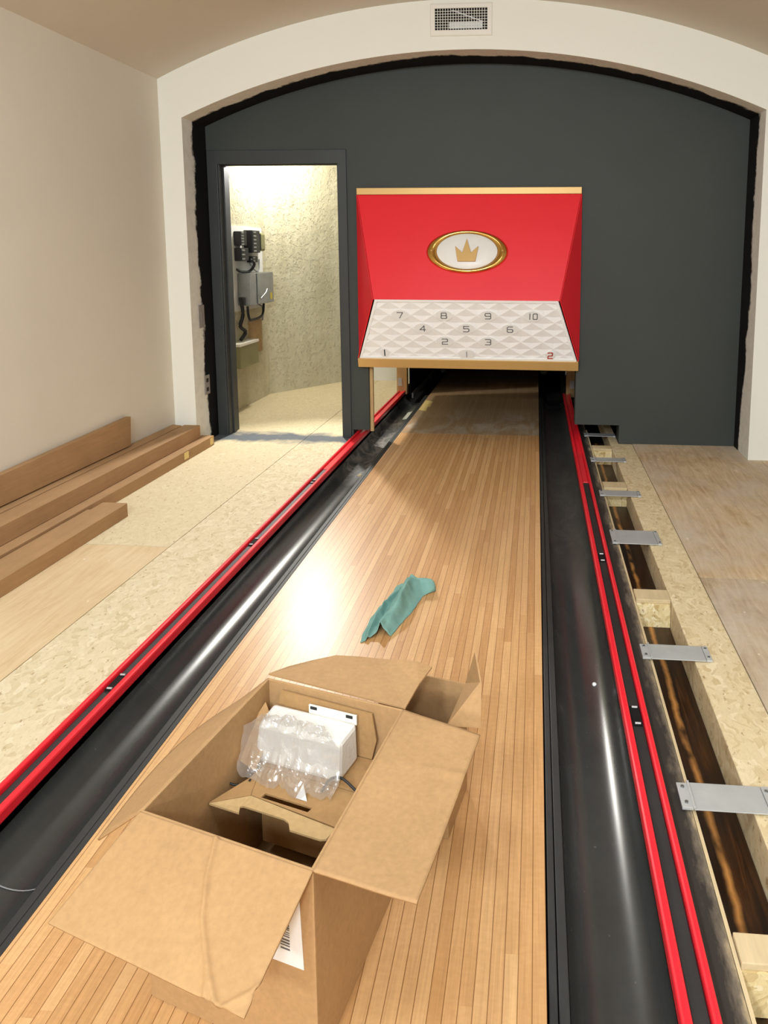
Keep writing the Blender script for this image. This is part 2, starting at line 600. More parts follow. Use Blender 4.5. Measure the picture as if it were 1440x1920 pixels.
# white arched portal wall
ia = arc(-2.408, 1.38, 2.25, 2.647)
poly = [(XL, 0), (-2.408, 0)] + ia + [(1.38, 0), (XR, 0)] + [(x, z) for x, z in va[::-1]]
mb = MB()
mb.prism([(x, YP, z) for x, z in poly], (0, YB - YP, 0))
struct('wall_middle', mb, 'portal')

# charcoal back wall with doorway, lane opening and trough notch
ba = arc(-2.50, 1.45, 2.29, 2.74)
poly = [(-2.50, 0), (-2.36, 0), (-2.36, 2.04), (-1.41, 2.04), (-1.41, 0), (-1.372, 0), (-1.372, 0.06), (-1.252, 0.06), (-1.252, 1.0), (0.255, 1.0), (0.255, 0.135), (0.570, 0.135), (0.570, 0.0), (1.45, 0)] + ba[::-1]
mb = MB()
mb.prism([(x, YB, z) for x, z in poly], (0, 0.15, 0))
struct('wall_far', mb, 'black_wall')

# door frame: casing face plus jambs
door = MB()
door.prism([(-2.402, YB - 0.014, 0), (-2.326, YB - 0.014, 0), (-2.326, YB - 0.014, 1.985), (-1.448, YB - 0.014, 1.985), (-1.448, YB - 0.014, 0), (-1.385, YB - 0.014, 0), (-1.385, YB - 0.014, 2.083), (-2.402, YB - 0.014, 2.083)], (0, 0.014, 0))
door_o = door.build('door_1', 'black_trim', bevel=0.003, kind='structure')
j = MB()
j.prism([(-2.36, YB, 0), (-2.318, YB, 0), (-2.318, YB, 1.997), (-1.456, YB, 1.997), (-1.456, YB, 0), (-1.41, YB, 0), (-1.41, YB, 2.04), (-2.36, YB, 2.04)], (0, 0.17, 0))
j.build('door_jamb', 'black_trim', door_o, bevel=0.003)
s = MB()
s.box(-2.318, -2.308, YB + 0.06, YB + 0.10, 0, 1.985)
s.box(-1.468, -1.456, YB + 0.06, YB + 0.10, 0, 1.985)
s.box(-2.308, -1.468, YB + 0.06, YB + 0.10, 1.985, 1.997)
s.build('door_stop', 'black_trim', door_o)

# subfloor sheets
FT = -0.022
GX = -1.357   # left floor edge beside the rail


def sheet(x0, x1, y0, y1, mat, name='floor'):
    g = 0.0018
    return struct(name, MB().box(x0 + g, x1 - g, y0 + g, y1 - g, FT, 0.0), mat)


sheet(-1.72, GX, YN, 5.20, 'osb')
sheet(-1.72, GX, 5.20, 8.6, 'osb_smooth')
sheet(XL - 0.1, -1.72, 3.10, 5.20, 'osb_smooth')
sheet(XL - 0.1, -1.72, 5.20, 7.72, 'osb_smooth')
sheet(XL - 0.1, -1.72, 0.66, 3.10, 'ply_left')
sheet(XL - 0.1, -1.72, YN, 0.66, 'ply_left')
sheet(0.667, XR, 2.99, 5.45, 'ply_right')
sheet(0.667, XR, 0.55, 2.99, 'ply_right2')
sheet(0.667, XR, YN, 0.55, 'ply_right2')
struct('floor', MB().box(XL - 0.2, XR + 0.2, YN - 0.1, 9.0, -0.20, -0.135), 'dark')

# back room shell
cw = MB()
cw.prism([(-2.60, 5.34, 0), (-2.60, 6.77, 0), (-2.09, 7.50, 0), (-2.09, 7.75, 0), (-2.95, 7.75, 0), (-2.95, 5.34, 0)], (0, 0, 2.62))
struct('wall_concrete', cw, 'concrete')
for (x, y) in ((-2.47, 6.956), (-2.30, 7.20)):
    pass
struct('wall_back', MB().box(-2.09, XR + 0.12, 8.75, 8.85, -0.05, 2.62), 'dark')
struct('wall_side', MB().box(-2.09, GX - 0.01, 7.62, 7.72, 0, 2.62), 'foam')
struct('ceiling_backroom', MB().box(-2.95, XR + 0.12, 5.34, 8.85, 2.62, 2.72), 'concrete')
struct('wall_east', MB().box(XR, XR + 0.12, 5.34, 8.85, -0.05, 2.62), 'dark')

# ------------------------------------------------------------------ bowling lane
LX0, LX1 = -1.054, 0.0
lane = thing('bowling_lane', (-0.527, 2.5, 0), 'long maple bowling lane of narrow boards running to the red masking unit', 'bowling lane')
MB().box(LX0, LX1, -1.5, 5.35, -0.06, 0.0).build('lane_surface', 'lane', lane)
pd = MB().box(LX0, LX1, 5.352, 8.42, -0.06, 0.0).build('pin_deck', 'pin_deck', lane)
pd['label'] = 'brown dusty pin deck at the far end'


def gutter(name, side, mat, label):
    """side +1: right of lane, -1: left of lane"""
    x0 = 0.0 if side > 0 else LX0
    t = thing(name, (x0 + side * 0.13, 2.5, -0.1), label, 'gutter')

    def X(d):
        return x0 + side * d
    prof = []
    n = 22
    for i in range(n + 1):
        a = math.pi * i / n
        prof.append((0.138 - 0.095 * math.cos(a), -0.012 - 0.075 * math.sin(a)))
    pts = [(0.043, -0.012)] + prof[1:] + [(0.233, 0.006), (0.233, -0.10), (0.043, -0.10)]
    mb = MB()
    mb.loft([[(X(d), y, z) for d, z in pts] for y in (-1.5, 1.36, 3.6, 6.88)], True, True)
    o = mb.build('trough', mat, t)
    for p in o.data.polygons:
        p.use_smooth = True
    md = o.modifiers.new('split', 'EDGE_SPLIT')
    md.split_angle = 0.7
    mb = MB()
    for (d0, d1, z1) in ((0.004, 0.020, -0.004), (0.022, 0.042, -0.006)):
        xs = sorted((X(d0), X(d1)))
        mb.box(xs[0], xs[1], -1.5, 6.88, -0.05, z1)
    mb.build('edge_strip', 'black_plastic', t, bevel=0.002)
    # thin joint ring where two gutter lengths meet
    ys = 1.385 if side < 0 else 1.45
    mb = MB()
    rows = []
    for yy in (ys, ys + 0.003):
        rows.append([(X(d), yy, z + 0.0012) for d, z in prof[:-2]])
    mb.loft(rows)
    if side < 0:
        mb.build('joint_line', 'cable_grey', t)
    else:
        mb.bm.free()
    return t


gutter('gutter', -1, 'gutter_left', 'black half round gutter on the left of the lane, dusty at its far end')
gutter('gutter', 1, 'gutter_right', 'black half round gutter on the right of the lane, beside the open trough')


def capping(side, joints, label, redspan):
    x0 = 0.0 if side > 0 else LX0

    def X(d):
        return x0 + side * d
    t = thing('capping_rail', (X(0.268), 2.5, 0), label, 'capping rail')

    def bx(mb, d0, d1, y0, y1, z0, z1):
        xs = sorted((X(d0), X(d1)))
        mb.box(xs[0], xs[1], y0, y1, z0, z1)
    for (d0, d1, zt) in ((0.229, 0.250, 0.042), (0.284, 0.301, 0.042)):
        mb = MB()
        bx(mb, d0, d1, -1.5, 6.86, 0.008, zt)
        mb.build('red_bar', 'red_rail', t, bevel=0.006)
    mb = MB()
    bx(mb, 0.2515, 0.283, -1.5, redspan, -0.02, 0.026)
    mb.build('black_channel', 'black_plastic', t, bevel=0.002)
    mb = MB()
    bx(mb, 0.2515, 0.283, redspan + 0.002, 6.86, -0.02, 0.030)
    c = mb.build('red_channel', 'red_rail', t, bevel=0.002)
    c['label'] = 'red channel insert at the far end'
    for (ya, yb) in joints:
        mb = MB()
        bx(mb, 0.254, 0.281, ya, yb, 0.0262, 0.030)
        jn = mb.build('joint_plate', 'dark', t)
        for yy in (ya + 0.006, yb - 0.006):
            mb = MB()
            xs = sorted((X(0.260), X(0.276)))
            mb.tube([(xs[0], yy, 0.032), (xs[1], yy, 0.032)], 0.003)
            mb.build('screw', 'steel', jn)
    return t


capping(1, [(1.935, 2.022), (3.05, 3.13)], 'red double capping rail on the right of the lane beside the open trough', 4.16)
capping(-1, [(1.965, 2.05), (3.085, 3.166), (4.0, 4.06)], 'red double capping rail on the left of the lane beside the chipboard floor', 4.28)

# ------------------------------------------------------------------ open trough on the right
tr = thing('cable_trough', (0.44, 2.5, -0.12), 'open wooden trough with dark bottom running along the right rail', 'trough')
MB().box(0.366, 0.508, -1.5, 5.6, -0.13, -0.112).build('bottom_board', 'trough', tr)
MB().box(0.304, 0.362, -1.5, 6.8, -0.12, -0.004).build('edge_board', 'slab', tr)
MB().box(0.364, 0.372, -1.5, 5.6, -0.11, -0.006).build('inner_board', 'lumber_y', tr)
MB().box(0.510, 0.6665, -1.5, 5.178, -0.12, -0.001).build('rim_board', 'osb_rim', tr, bevel=0.003)
MB().box(0.510, 0.570, 5.179, 6.2, -0.12, -0.001).build('rim_board', 'osb_rim', tr, bevel=0.003)

k = 0
for (y0, y1, lab) in ((1.27, 1.335, 'wooden spacer block across the trough at the near end, below the nearest bracket'),
                      (2.765, 2.855, 'wooden spacer block across the trough between the second and third brackets from the front'),
                      (4.16, 4.27, 'wooden spacer block across the trough just behind the fourth bracket from the front'),
                      (5.02, 5.11, 'wooden spacer block across the trough near the charcoal wall')):
    t = thing('spacer_block', (0.44, (y0 + y1) / 2, -0.11), lab, 'wood block', 'spacer blocks across the trough')
    MB().box(0.374, 0.508, y0, y1, -0.014, 0.002).build('top_board', 'lumber_y', t, bevel=0.002)
    MB().box(0.374, 0.508, y0 - 0.004, y0 + 0.02, -0.111, -0.0145).build('face_board', 'osb_block', t)

for (y0, y1, lab) in ((1.655, 1.748, 'grey steel bracket over the trough, nearest to the camera'),
                      (2.328, 2.421, 'grey steel bracket over the trough, second from the camera'),
                      (3.315, 3.485, 'wider grey steel bracket over the trough, third from the camera'),
                      (4.00, 4.094, 'grey steel bracket over the trough, fourth from the camera'),
                      (4.69, 4.78, 'grey steel bracket over the trough, fifth from the camera'),
                      (5.36, 5.45, 'farthest grey steel bracket over the trough, under the charcoal wall')):
    t = thing('steel_bracket', (0.45, (y0 + y1) / 2, 0), lab, 'bracket', 'steel brackets across the trough')
    MB().box(0.3665, 0.548, y0, y1, 0.0035, 0.0065).build('plate', 'steel', t, bevel=0.001)
    mb = MB()
    mb.box(0.338, 0.366, y0 + 0.004, y1 - 0.004, 0.0, 0.008)
    mb.box(0.364, 0.370, y0, y1, 0.007, 0.013)
    mb.build('flange', 'steel', t, bevel=0.001)
    mb = MB()
    mb.box(0.549, 0.568, y0 + 0.002, y1 - 0.002, 0.0005, 0.009)
    mb.build('flange', 'steel', t, bevel=0.001)
    for yy in (y0 + 0.02, y1 - 0.02):
        for xx in (0.351, 0.5585):
            mb = MB()
            mb.tube([(xx, yy, 0.007), (xx, yy, 0.0115)], 0.0045, 10)
            mb.build('screw', 'steel_dark', t)

# ------------------------------------------------------------------ masking unit
UC = -0.520
unit = thing('masking_unit', (UC, 5.2, 0.53), 'red, white and gold masking unit with crown badge above the pin deck', 'masking unit')
TLp, TRp = Vector((UC - 0.785, 5.156, 1.765)), Vector((UC + 0.785, 5.156, 1.765))
CLp, CRp = Vector((UC - 0.621, 4.887, 1.045)), Vector((UC + 0.640, 4.887, 1.043))
BLp, BRp = Vector((UC - 0.780, 5.092, 0.611)), Vector((UC + 0.780, 5.092, 0.607))
OLp, ORp = Vector((UC - 0.787, 5.156, 0.617)), Vector((UC + 0.787, 5.156, 0.612))
rn = (TRp - TLp).cross(CLp - TLp).normalized()
if rn.y > 0:
    rn = -rn
MB().prism([TLp, TRp, CRp, CLp], -rn * 0.012).build('red_panel', 'red', unit)
for (T, Cc, B, O) in ((TLp, CLp, BLp, OLp), (TRp, CRp, BRp, ORp)):
    mb = MB()
    sgn = -1 if T.x < UC else 1
    e = Vector((sgn * 0.002, 0, 0))
    mb.loft([[T + e, Cc + e, B + e], [O + e, O + e, O + e]])
    bmesh.ops.remove_doubles(mb.bm, verts=mb.bm.verts[:], dist=1e-5)
    o = mb.build('side_panel', 'red', unit)
    sd = o.modifiers.new('solid', 'SOLIDIFY')
    sd.thickness = 0.006
mb = MB()
mb.box(UC - 0.788, UC + 0.788, 5.143, 5.179, 1.766, 1.812)
mb.build('top_trim', 'gold', unit, bevel=0.002)
mb = MB()
mb.prism([(UC - 0.785, 5.078, 0.607), (UC + 0.785, 5.078, 0.603), (UC + 0.787, 5.100, 0.537), (UC - 0.787, 5.100, 0.543)], (0, 0.03, 0.01))
mb.build('bottom_trim', 'gold', unit, bevel=0.002)
mb = MB()
mb.box(UC - 0.782, UC + 0.782, 5.168, 5.179, 0.57, 1.766)
mb.build('back_board', 'dark', unit)

# white pyramid panel
midT, midB = (CLp + CRp) / 2, (BLp + BRp) / 2
ub = (midB - midT)
SL = ub.length
ub = ub.normalized()
ua = (CRp - CLp).normalized()
pn = ua.cross(ub).normalized()
if pn.y > 0:
    pn = -pn
mb = MB()
HW, HH = 0.07575, 0.0523
DEP = -0.009
rr = range(-3, 12)
specials = {}
NUMS = [('7', -3, 0), ('8', -1, 0), ('9', 1, 0), ('10', 3, 0), ('4', -2, 1), ('5', 0, 1), ('6', 2, 1), ('2', -1, 2), ('3', 1, 2), ('1', 0, 3), ('L1', -4, 3), ('L2', 4, 3)]
for jrow in rr:
    b = 0.120 + HH * jrow
    for i in range(-8, 9):
        a = (i + (0.5 if jrow % 2 else 0)) * 2 * HW
        T = mb.bm.verts.new((a, b - HH, 0))
        B = mb.bm.verts.new((a, b + HH, 0))
        Lv = mb.bm.verts.new((a - HW, b, 0))
        Rv = mb.bm.verts.new((a + HW, b, 0))
        Cv = mb.bm.verts.new((a, b + 0.012, DEP))
        for tri in ((T, Lv, Cv), (Lv, B, Cv), (B, Rv, Cv), (Rv, T, Cv)):
            mb.bm.faces.new(tri)
bmesh.ops.remove_doubles(mb.bm, verts=mb.bm.verts[:], dist=1e-5)
wt, wb = 0.622, 0.774
INS = 0.016


def clip(bm, co, no):
    geom = bm.verts[:] + bm.edges[:] + bm.faces[:]
    bmesh.ops.bisect_plane(bm, geom=geom, plane_co=co, plane_no=no, clear_outer=True)


clip(mb.bm, (0, INS, 0), (0, -1, 0))
clip(mb.bm, (0, SL - INS, 0), (0, 1, 0))
sl = (wb - wt) / SL
clip(mb.bm, (wt - INS, 0, 0), (1, -sl, 0))
clip(mb.bm, (-wt + INS, 0, 0), (-1, -sl, 0))
for v in mb.bm.verts:
    v.co = basis_pt(midT, ua, ub, v.co.x, v.co.y, pn, v.co.z)
pat = mb.build('pindicator_panel', 'white_plastic', unit)
# frame lip round the panel
mb = MB()
outer = [(-wt, 0), (wt, 0), (wb, SL), (-wb, SL)]
inner = [(-wt + INS - 0.001, INS), (wt - INS + 0.001, INS), (wb - INS * 1.3, SL - INS), (-wb + INS * 1.3, SL - INS)]
rows = []
for h, pts in ((-0.02, outer), (0.005, outer), (0.005, inner), (-0.02, inner)):
    rows.append([basis_pt(midT, ua, ub, a, b, pn, h) for a, b in pts])
mb.loft(rows, True)
mb.build('panel_lip', 'white_plastic', unit)
bb = MB()
bb.prism([basis_pt(midT, ua, ub, a, b, pn, -0.022) for a, b in outer], -pn * 0.004)
bb.build('panel_backing', 'white_plastic', unit)

STROKES = {
    '1': [[(0.5, 0), (0.5, 1)]],
    '2': [[(0, 0.05), (0.15, 0), (0.85, 0), (1, 0.12), (1, 0.42), (0.88, 0.52), (0.12, 0.56), (0, 0.68), (0, 1), (1, 1)]],
    '3': [[(0, 0), (0.86, 0), (1, 0.12), (1, 0.38), (0.88, 0.5), (0.3, 0.5)], [(0.88, 0.5), (1, 0.62), (1, 0.88), (0.86, 1), (0, 1)]],
    '4': [[(0.78, 1), (0.78, 0.0), (0.0, 0.7), (1.0, 0.7)]],
    '5': [[(1, 0), (0.05, 0), (0.05, 0.45), (0.85, 0.42), (1, 0.55), (1, 0.85), (0.85, 1), (0, 1)]],
    '6': [[(0.95, 0), (0.2, 0), (0, 0.15), (0, 0.85), (0.15, 1), (0.85, 1), (1, 0.86), (1, 0.6), (0.85, 0.47), (0, 0.47)]],
    '7': [[(0, 0), (1, 0), (0.4, 1)]],
    '8': [[(0.15, 0), (0.85, 0), (0.95, 0.1), (0.95, 0.38), (0.85, 0.48), (0.15, 0.48), (0.05, 0.38), (0.05, 0.1), (0.15, 0)], [(0.15, 0.48), (0, 0.6), (0, 0.88), (0.12, 1), (0.88, 1), (1, 0.88), (1, 0.6), (0.85, 0.48)]],
    '9': [[(1, 0.52), (0.12, 0.52), (0, 0.4), (0, 0.13), (0.12, 0), (0.88, 0), (1, 0.13), (1, 0.87), (0.86, 1), (0.05, 1)]],
    '0': [[(0.15, 0), (0.85, 0), (1, 0.13), (1, 0.87), (0.85, 1), (0.15, 1), (0, 0.87), (0, 0.13), (0.15, 0)]],
}


def stroke_mesh(mb, pts, wd, put):
    for (p, q) in zip(pts[:-1], pts[1:]):
        p, q = Vector(p), Vector(q)
        d = (q - p)
        if d.length < 1e-6:
            continue
        d.normalize()
        n = Vector((-d.y, d.x)) * wd / 2
        p2, q2 = p - d * wd / 2, q + d * wd / 2
        quad = [p2 + n, q2 + n, q2 - n, p2 - n]
        mb.prism([put(v.x, v.y, 0) for v in quad], put(0, 0, 0.0012) - put(0, 0, 0))


for (txt, i, jr) in NUMS:
    a = i * 2 * HW if txt[0] != 'L' else math.copysign(0.587, i)
    b = 0.120 + jr * 2 * HH
    if txt == 'L1':
        b -= 0.004
    mb = MB()
    n = 28
    rx, ry = (0.060, 0.040) if txt[0] != 'L' else (0.034, 0.034)
    mb.prism([basis_pt(midT, ua, ub, a + rx * math.cos(2 * math.pi * q / n), b + ry * math.sin(2 * math.pi * q / n), pn, 0.0045) for q in range(n)], -pn * 0.016)
    pl = mb.build('number_plate', 'num_plate', unit)
    t = txt.replace('L', '')
    hgt = 0.043 if txt[0] != 'L' else 0.046
    wid = 0.038 if txt[0] != 'L' else 0.030
    mb = MB()
    tot = len(t)
    for ci, ch in enumerate(t):
        wch = wid * (0.75 if tot == 2 else 1.0)
        ca = a + (ci - (tot - 1) / 2) * wid * 0.95 - wch / 2
        cb = b - hgt / 2

        def put(px, py, h, ca=ca, cb=cb, wch=wch):
            return basis_pt(midT, ua, ub, ca + px, cb + py, pn, 0.0047 + h)
        for sstr in STROKES[ch]:
            stroke_mesh(mb, [(x * wch, y * hgt) for x, y in sstr], 0.0055 if txt[0] != 'L' else 0.0075, put)
    mt = 'ink_grey'
    if txt == 'L1':
        mt = 'ink_black'
    elif txt == 'L2':
        mt = 'ink_red'
    elif txt == '1':
        mt = 'ink_light'
    mb.build('numeral', mt, pl)

# crown badge on the red panel
midR = (TLp + TRp) / 2
rb = ((CLp + CRp) / 2 - midR)
RLn = rb.length
rb = rb.normalized()
ra = Vector((1, 0, 0))
rn2 = ra.cross(rb).normalized()
if rn2.y > 0:
    rn2 = -rn2
bc = RLn * (1.765 - 1.366) / (1.765 - 1.044)
bo = midR + rb * bc + Vector((0.004, 0, 0))


def ell(rx, rz, h, n=72, zo=0.0):
    return [bo + ra * (rx * math.cos(2 * math.pi * q / n)) + rb * (rz * math.sin(2 * math.pi * q / n)) + rn2 * h for q in range(n)]


badge = MB()
badge.loft([ell(0.277, 0.154, 0.0), ell(0.279, 0.156, 0.010), ell(0.262, 0.147, 0.022), ell(0.239, 0.137, 0.024), ell(0.213, 0.131, 0.014), ell(0.211, 0.130, 0.004), ell(0.211, 0.130, 0.0)], True)
bring = badge.build('badge_ring', 'gold_shiny', unit, smooth=True)
bring['label'] = 'polished gold oval ring'
mb = MB()
mb.loft([ell(0.2095, 0.1285, 0.001), ell(0.2095, 0.1285, 0.016), ell(0.203, 0.124, 0.020), ell(0.12, 0.07, 0.027), ell(0.01, 0.006, 0.028)], True, True)
bp = mb.build('badge_plate', 'badge_white', unit, smooth=True)
cr = [(-64, 22), (-24, -13), (0, -62), (24, -13), (64, 22 - 44), (48, 60), (-49, 60)]
cr = [(-64, -22), (-24, 13), (0, -62), (24, 13), (64, -22), (48, 60), (-49, 60)]
mb = MB()
mb.prism([bo + ra * (x * 0.00125) + rb * (y * 0.00133) + rn2 * 0.029 for x, y in cr], rn2 * 0.014)
crown = mb.build('crown', 'gold', bp, bevel=0.002)
for sx in (-1, 1):
    mb = MB()
    c0 = bo + ra * (sx * 0.243) + rn2 * 0.027
    mb.tube([c0, c0 + rn2 * 0.005], 0.005, 10)
    mb.build('badge_screw', 'gold', bring)

# pit housing behind the masking unit
pit = thing('pit_housing', (UC, 7.4, 0), 'black pit housing with side plates behind the masking unit', 'pit housing')
MB().box(-1.262, -1.246, 6.95, 8.5, -0.02, 1.5).build('side_plate', 'dark', pit)
MB().box(0.238, 0.254, 6.95, 8.5, -0.12, 1.5).build('side_plate', 'dark', pit)
MB().box(-1.262, 0.254, 8.5, 8.52, -0.12, 1.5).build('back_curtain', 'dark', pit)
MB().box(-1.262, 0.254, 5.36, 8.5, 1.5, 1.52).build('top_light_block', 'dark', pit)  # unseen cover added to keep the back-room lamp out of the pit
MB().box(-1.31, -1.295, 5.36, 6.75, 0.62, 1.5).build('side_light_block', 'dark', pit)  # unseen side covers added to shade the pin deck from the back-room lamp
MB().box(0.270, 0.285, 5.36, 6.75, 0.45, 1.5).build('side_light_block', 'dark', pit)
mb = MB()
mb.box(-1.240, -1.225, 6.95, 8.45, -0.05, 0.0)
mb.build('lower_ledge', 'outlet', pit)
MB().box(-1.22, -1.075, 6.90, 8.45, -0.12, -0.10).build('pit_mat', 'dark', pit)
MB().box(0.02, 0.235, 6.90, 8.45, -0.12, -0.10).build('pit_mat', 'dark', pit)

for (x, lab) in ((-1.10, 'pale round rubber bumper at the left end of the pin deck'), (0.065, 'pale round rubber bumper at the right end of the pin deck')):
    mb = MB()
    bmesh.ops.create_icosphere(mb.bm, subdivisions=2, radius=0.042, matrix=Matrix.Translation((x, 8.36, -0.005)) @ Matrix.Diagonal((1.1, 0.8, 0.8, 1)))
    tag(mb.build('rubber_bumper', 'cable_grey', smooth=True), lab, 'bumper', 'rubber bumpers by the pin deck')
mb = MB()
mb.tube([(-1.04, 8.44, 0.03), (-0.6, 8.45, 0.032), (-0.1, 8.44, 0.03), (0.0, 8.44, 0.028)], 0.009)
for x in (-0.93, -0.72, -0.70, -0.25, -0.18):
    mb.box(x - 0.045, x + 0.045, 8.425, 8.455, 0.012, 0.034)
tag(mb.build('sweep_bar', 'steel_dark'), 'grey metal bar across the far end of the pin deck', 'bar')

# posts carrying the pit frame
for (x0, x1, lab) in ((-1.372, -1.272, 'left pine post at the far end of the red capping rail'), (0.262, 0.345, 'right pine post at the far end of the red capping rail')):
    t = thing('wooden_post', ((x0 + x1) / 2, 6.91, 0), lab, 'post', 'pine posts under the masking unit')
    MB().box(x0, x1, 6.868, 6.948, 0.0, 1.4).build('post_body', 'lumber', t, bevel=0.003)
    xp = x0 + 0.012 if x0 < -1 else x1 - 0.05
    mb = MB()
    mb.box(xp, xp + 0.04, 6.862, 6.868, 0.085, 0.16)
    mb.build('metal_plate', 'steel', t)
tag(MB().box(-1.251, -1.228, 5.21, 5.24, 0.044, 0.55).build('wooden_batten', 'lumber'), 'thin pine batten beside the charcoal wall stub under the masking unit', 'batten')

# tape pieces on the pin deck
mb = MB()
xs = [-1.190 + 0.0145 * i for i in range(10)]
rows = []
for y in (6.16, 6.46):
    rows.append([(x, y + 0.05 * (x + 1.19), -0.012 - 0.075 * math.sqrt(max(0.0, 1 - ((LX0 - x - 0.138) / 0.095) ** 2)) + 0.003) for x in xs])
mb.loft(rows)
o = tag(mb.build('gutter_tape', 'tape_grey'), 'grey tape patch across the far left gutter', 'tape')
o.modifiers.new('s', 'SOLIDIFY').thickness = 0.001
mb = MB()
mb.prism([(-1.045, 6.18, 0.0006), (-0.975, 6.13, 0.0006), (-0.985, 6.30, 0.0006), (-0.965, 6.31, 0.0006), (-0.975, 6.55, 0.0006), (-1.05, 6.60, 0.0006)], (0, 0, 0.001))
tag(mb.build('lane_tape', 'tape_yellow'), 'pale yellow tape strip on the left edge of the pin deck', 'tape')

# ------------------------------------------------------------------ air vent
vent = thing('air_vent', (-0.533, YP, 2.83), 'white metal air vent grille above the arch', 'air vent')
mb = MB()
Y0 = YP - 0.012
ox0, ox1, oz0, oz1 = -0.731, -0.335, 2.728, 2.925
ix0, ix1, iz0, iz1 = -0.700, -0.366, 2.763, 2.895
rows = [[(x, y, z) for x, z in pts] for y, pts in ((YP, ((ox0, oz0), (ox1, oz0), (ox1, oz1), (ox0, oz1))), (Y0 + 0.004, ((ox0, oz0), (ox1, oz0), (ox1, oz1), (ox0, oz1))), (Y0, ((ox0 + .006, oz0 + .006), (ox1 - .006, oz0 + .006), (ox1 - .006, oz1 - .006), (ox0 + .006, oz1 - .006))), (Y0, ((ix0, iz0), (ix1, iz0), (ix1, iz1), (ix0, iz1))), (YP, ((ix0, iz0), (ix1, iz0), (ix1, iz1), (ix0, iz1))))]
mb.loft(rows, True)
mb.build('frame', 'white_enamel', vent)
mb = MB()
for i in range(1, 20):
    x = ix0 + (ix1 - ix0) * i / 20
    mb.box(x - 0.0016, x + 0.0016, Y0 + 0.002, Y0 + 0.006, iz0, iz1)
for i in range(1, 8):
    z = iz0 + (iz1 - iz0) * i / 8
    mb.box(ix0, ix1, Y0 + 0.006, Y0 + 0.009, z - 0.0014, z + 0.0014)
mb.build('grille', 'white_enamel', vent)
MB().box(ix0, ix1, YP - 0.0025, YP - 0.0005, iz0, iz1).build('duct_opening', 'dark', vent)
mb = MB()
mb.box(ix0 + 0.09, ix1 - 0.03, YP - 0.0035, YP - 0.0026, iz0 + 0.01, iz0 + 0.05)
mb.prism([(ix0 + 0.10, YP - 0.0035, iz1 - 0.01), (ix0 + 0.12, YP - 0.0035, iz1 - 0.01), (ix1 - 0.02, YP - 0.0035, iz0 + 0.05), (ix1 - 0.04, YP - 0.0035, iz0 + 0.05)], (0, 0.0008, 0))
mb.build('damper', 'steel', vent)

# ------------------------------------------------------------------ outlets on the left reveal
for (y0, y1, z0, z1, nm, lab, cat) in ((4.935, 5.02, 0.83, 0.99, 'switch_plate', 'grey blank cover plate on the white arch return, above the outlet', 'switch plate'),
                                       (4.975, 5.055, 0.34, 0.48, 'wall_outlet', 'grey wall outlet low on the white arch return left of the doorway', 'outlet')):
    t = thing(nm, (-2.408, (y0 + y1) / 2, z0), lab, cat)
    MB().box(-2.4078, -2.401, y0, y1, z0, z1).build('cover', 'outlet', t, bevel=0.002)
    ym, zm = (y0 + y1) / 2, (z0 + z1) / 2
    if nm == 'wall_outlet':
        for dz in (-0.033, 0.033):
            MB().box(-2.4015, -2.399, ym - 0.016, ym + 0.016, zm + dz - 0.014, zm + dz + 0.014).build('socket', 'ink_black', t)
    else:
        MB().box(-2.4015, -2.399, ym - 0.014, ym + 0.014, zm - 0.03, zm + 0.03).build('insert', 'outlet', t)

# ------------------------------------------------------------------ electrics on the concrete wall
EX = -2.60
tag(MB().box(EX + 0.001, EX + 0.012, 5.62, 6.66, 0.86, 1.585).build('backing_board', 'paper'), 'pale grey backing board on the concrete wall behind the electrics', 'board')


def gadget(y0, y1, z0, z1, d, lab, studs, mat='cable', grp='black relay modules'):
    t = thing('relay_module', (EX + 0.013, (y0 + y1) / 2, z0), lab, 'relay', grp)
    x0 = EX + 0.0125
    MB().box(x0, x0 + d, y0, y1, z0, z1).build('case', mat, t, bevel=0.006)
    mb = MB()
    nn = studs
    for q in range(nn):
        zz = z0 + (q + 0.5) / nn * (z1 - z0)
        mb.box(x0 + d, x0 + d + 0.008, y0 + 0.012, y0 + (y1 - y0) * 0.4, zz - 0.006, zz + 0.006)
    mb.build('terminal_strip', 'steel_dark', t)
    return t


gadget(6.02, 6.16, 1.42, 1.54, 0.06, 'small black relay module, upper left on the backing board', 5)
gadget(6.02, 6.19, 1.29, 1.40, 0.06, 'small black relay module, just below the upper left one', 3)
gadget(6.23, 6.41, 1.36, 1.555, 0.08, 'tall black transformer with terminals at top of the backing board', 6)
gadget(6.28, 6.42, 1.275, 1.33, 0.05, 'tiny black relay module above the metal control box', 2)
t = thing('capacitor', (EX + 0.06, 6.49, 1.37), 'olive and black capacitor beside the tall transformer', 'capacitor')
MB().box(EX + 0.0125, EX + 0.09, 6.43, 6.55, 1.375, 1.54).build('can', 'olive', t, bevel=0.02)
MB().box(EX + 0.0125, EX + 0.094, 6.415, 6.4295, 1.385, 1.53).build('clamp', 'cable', t, bevel=0.003)

